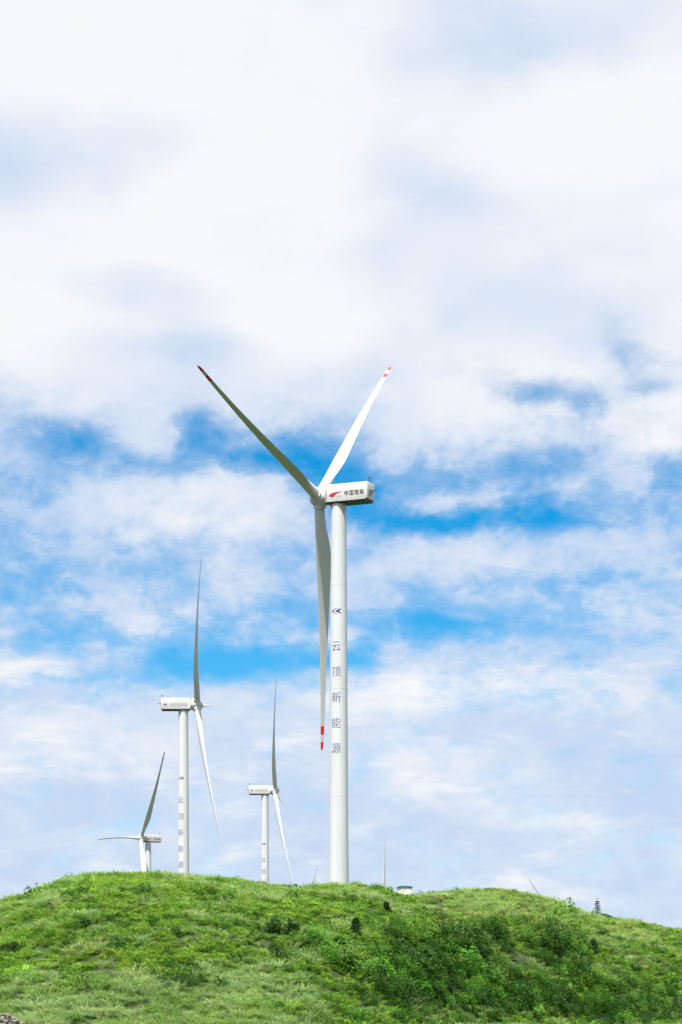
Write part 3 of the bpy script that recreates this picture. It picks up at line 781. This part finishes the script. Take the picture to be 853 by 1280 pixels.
    for s in st:
        c_, t_, q = ch(s), tk(s), rd(s); z = 1.9 + s * (54.3 - 1.9)
        for k in range(nseg):
            a = 2 * math.pi * k / nseg
            xc = .5 + .5 * math.cos(a)                     # 1 trailing .. 0 leading
            yt = 5 * t_ * (.2969 * math.sqrt(xc) - .126 * xc - .3516 * xc ** 2 + .2843 * xc ** 3 - .1036 * xc ** 4)
            fy, fx = (.32 - xc) * c_, (yt if a <= math.pi else -yt * .82) * c_
            cy_, cx_ = -.5 * c_ * math.cos(a), .5 * c_ * t_ * math.sin(a)
            y_, x_ = cy_ * (1 - q) + fy * q, cx_ * (1 - q) + fx * q
            tt = tw(s) * 1.0
            y2 = y_ * math.cos(tt) - x_ * math.sin(tt); x2 = y_ * math.sin(tt) + x_ * math.cos(tt)
            bend = PREBEND * s ** 2.2 + math.tan(R(2.5)) * 0
            V.append((x2 + bend, y2, z))
    for i in range(len(st) - 1):
        m = 1 if (st[i] >= .966 - 1e-6 or (.9 - 1e-6 <= st[i] < .9355 - 1e-6)) else 0
        for k in range(nseg):
            Fc.append((i * nseg + k, i * nseg + (k + 1) % nseg, (i + 1) * nseg + (k + 1) % nseg, (i + 1) * nseg + k)); MI.append(m)
    Fc.append(tuple(range(nseg))[::-1]); MI.append(0); Fc.append(tuple((len(st) - 1) * nseg + k for k in range(nseg))); MI.append(1)
    blades = []
    me = None
    for k in range(3):
        if me is None:
            b = pydata('blade', V, Fc, [M_BLADE, M_RED], root, smooth=True); me = b.data
            for p, m in zip(me.polygons, MI): p.material_index = m
        else:
            b = bpy.data.objects.new('blade', me); COL.objects.link(b); b.parent = root
        blades.append(b)
    return root
PREBEND = 2.7
M_PLAIN = []

def kids(o): return list(o.children)
def copy_tree(o, parent=None):
    c = o.copy(); COL.objects.link(c)
    if parent is not None: c.parent = parent
    for ch_ in kids(o): copy_tree(ch_, c)
    return c
def stem_(o): return o.name.split('.')[0]

def pose(root, hub_px, hub_py, d, yaw, phase, tilt, pitch, text_az, label, red=True, cone=2.5):
    """stand the turbine on the ground so that its rotor centre comes to the given sight line at distance d"""
    hub = at(hub_px, hub_py, d)
    Mrot = Matrix.Rotation(R(yaw), 4, 'Z') @ Matrix.Rotation(-R(tilt), 4, 'Y')
    axis_top = hub - Mrot @ Vector((OVER, 0, 0))
    root.location = (axis_top.x, axis_top.y, axis_top.z - HUB_H)
    bl = 0
    for c in root.children:
        s = stem_(c)
        if s == 'tower': c.rotation_euler = (0, 0, R(text_az))
        elif s == 'nacelle': c.matrix_local = Matrix.Translation((0, 0, HUB_H)) @ Matrix.Rotation(R(yaw), 4, 'Z') @ Matrix.Rotation(-R(.5), 4, 'Y')
        elif s == 'hub': c.matrix_local = Matrix.Translation((0, 0, HUB_H)) @ Mrot @ Matrix.Translation((OVER, 0, 0)) @ Matrix.Rotation(R(phase), 4, 'X')
        elif s == 'blade':
            if not red:
                if not M_PLAIN:
                    me = c.data.copy(); me.materials.clear(); me.materials.append(M_BLADE)
                    for p in me.polygons: p.material_index = 0
                    M_PLAIN.append(me)
                c.data = M_PLAIN[0]
            c.matrix_local = Matrix.Translation((0, 0, HUB_H)) @ Mrot @ Matrix.Translation((OVER, 0, 0)) @ Matrix.Rotation(R(phase + 120 * bl), 4, 'X') @ Matrix.Rotation(R(cone), 4, 'Y') @ Matrix.Rotation(R(pitch), 4, 'Z')
            bl += 1
    tag(root, label, 'wind turbine', 'wind turbines on the ridge')
    return root

TURBINES = [
    (399.2, 621.8, 479, 155.6, 42.7, 3.6, -88, -18, 'tallest nearest wind turbine with bold black lettering and red emblem on its nacelle', True),
    (246.5, 880.8, 755, 3.3, 36.3, 4.3, -16, -25, 'second largest wind turbine, rotor on its right side, standing left of the tallest', False),
    (343.8, 987.8, 1037, 1.3, 27.2, 4.7, -18, -22, 'wind turbine with right hand rotor between the tallest and the second largest turbine', False),
    (176.3, 1047.5, 1267, 209.6, -35.2, 5.0, -76, -20, 'small far wind turbine at the left with one level blade and one raised', True),
    (478.2, 1125.4, 1900, 90, 4.2, 1, 55, -20, 'turbine hidden behind the ridge, one upright thin blade showing left of the kiosk', False),
    (377.6, 1153, 2040, 95, 18, 1, 62, -20, 'turbine behind the ridge, only a short blade tip showing left of the tallest tower', False),
    (704, 1158.5, 2040, 85, -38, 1, -60, -20, 'turbine behind the right ridge, only a slanting blade tip showing left of the conifer', False),
]
proto = make_turbine()
roots = [proto] + [copy_tree(proto) for _ in TURBINES[1:]]
for rt, args in zip(roots, TURBINES): pose(rt, *args)

# ------------------------------------------------------------------ white kiosk beside the tall turbine
def make_kiosk():
    d = 452.0; p = at(506, 1119, d); p.z -= 1.0
    root = tag(empty('transformer_kiosk', p), 'small white transformer kiosk with a blue roof on the ridge right of the tallest turbine', 'kiosk')
    wm = mat('kiosk_white', (.78, .79, .78), .5, (1.2, (.66, .67, .66), .5, .8, (1, 1, .4)))
    bm = bmesh.new(); box(bm, (0, 0, 1.2), (2.9, 2.2, 2.5), .03)
    for k in range(-2, 3): box(bm, (k * .55, -1.105, 1.2), (.03, .03, 2.3))
    wall = build('wall', bm, wm, root)
    bm = bmesh.new()
    V = [(-1.62, 0.0), (-1.3, .2), (-.6, .30), (.1, .32), (.9, .27), (1.62, .2), (1.62, .06), (.9, .10), (-.6, .12), (-1.2, .02), (-1.62, -.14)]
    f = [bm.verts.new((x, -1.35, 2.5 + z)) for x, z in V]; b = [bm.verts.new((x, 1.35, 2.5 + z)) for x, z in V]
    bm.faces.new(f); bm.faces.new(b[::-1])
    for k in range(len(V)): bm.faces.new((f[k], f[(k + 1) % len(V)], b[(k + 1) % len(V)], b[k]))
    build('roof', bm, mat('blue_roof', (.010, .13, .25), .4), root)
    bm = bmesh.new(); box(bm, (-.45, -1.14, 1.95), (.55, .05, .6), .02); build('sign_panel', bm, mat('sign_yellow_green', (.62, .72, .10), .5), root)
    bm = bmesh.new(); box(bm, (.65, -1.13, 1.15), (.9, .05, 2.0), .01); build('door', bm, mat('door_white', (.72, .74, .74), .5), root)
make_kiosk()
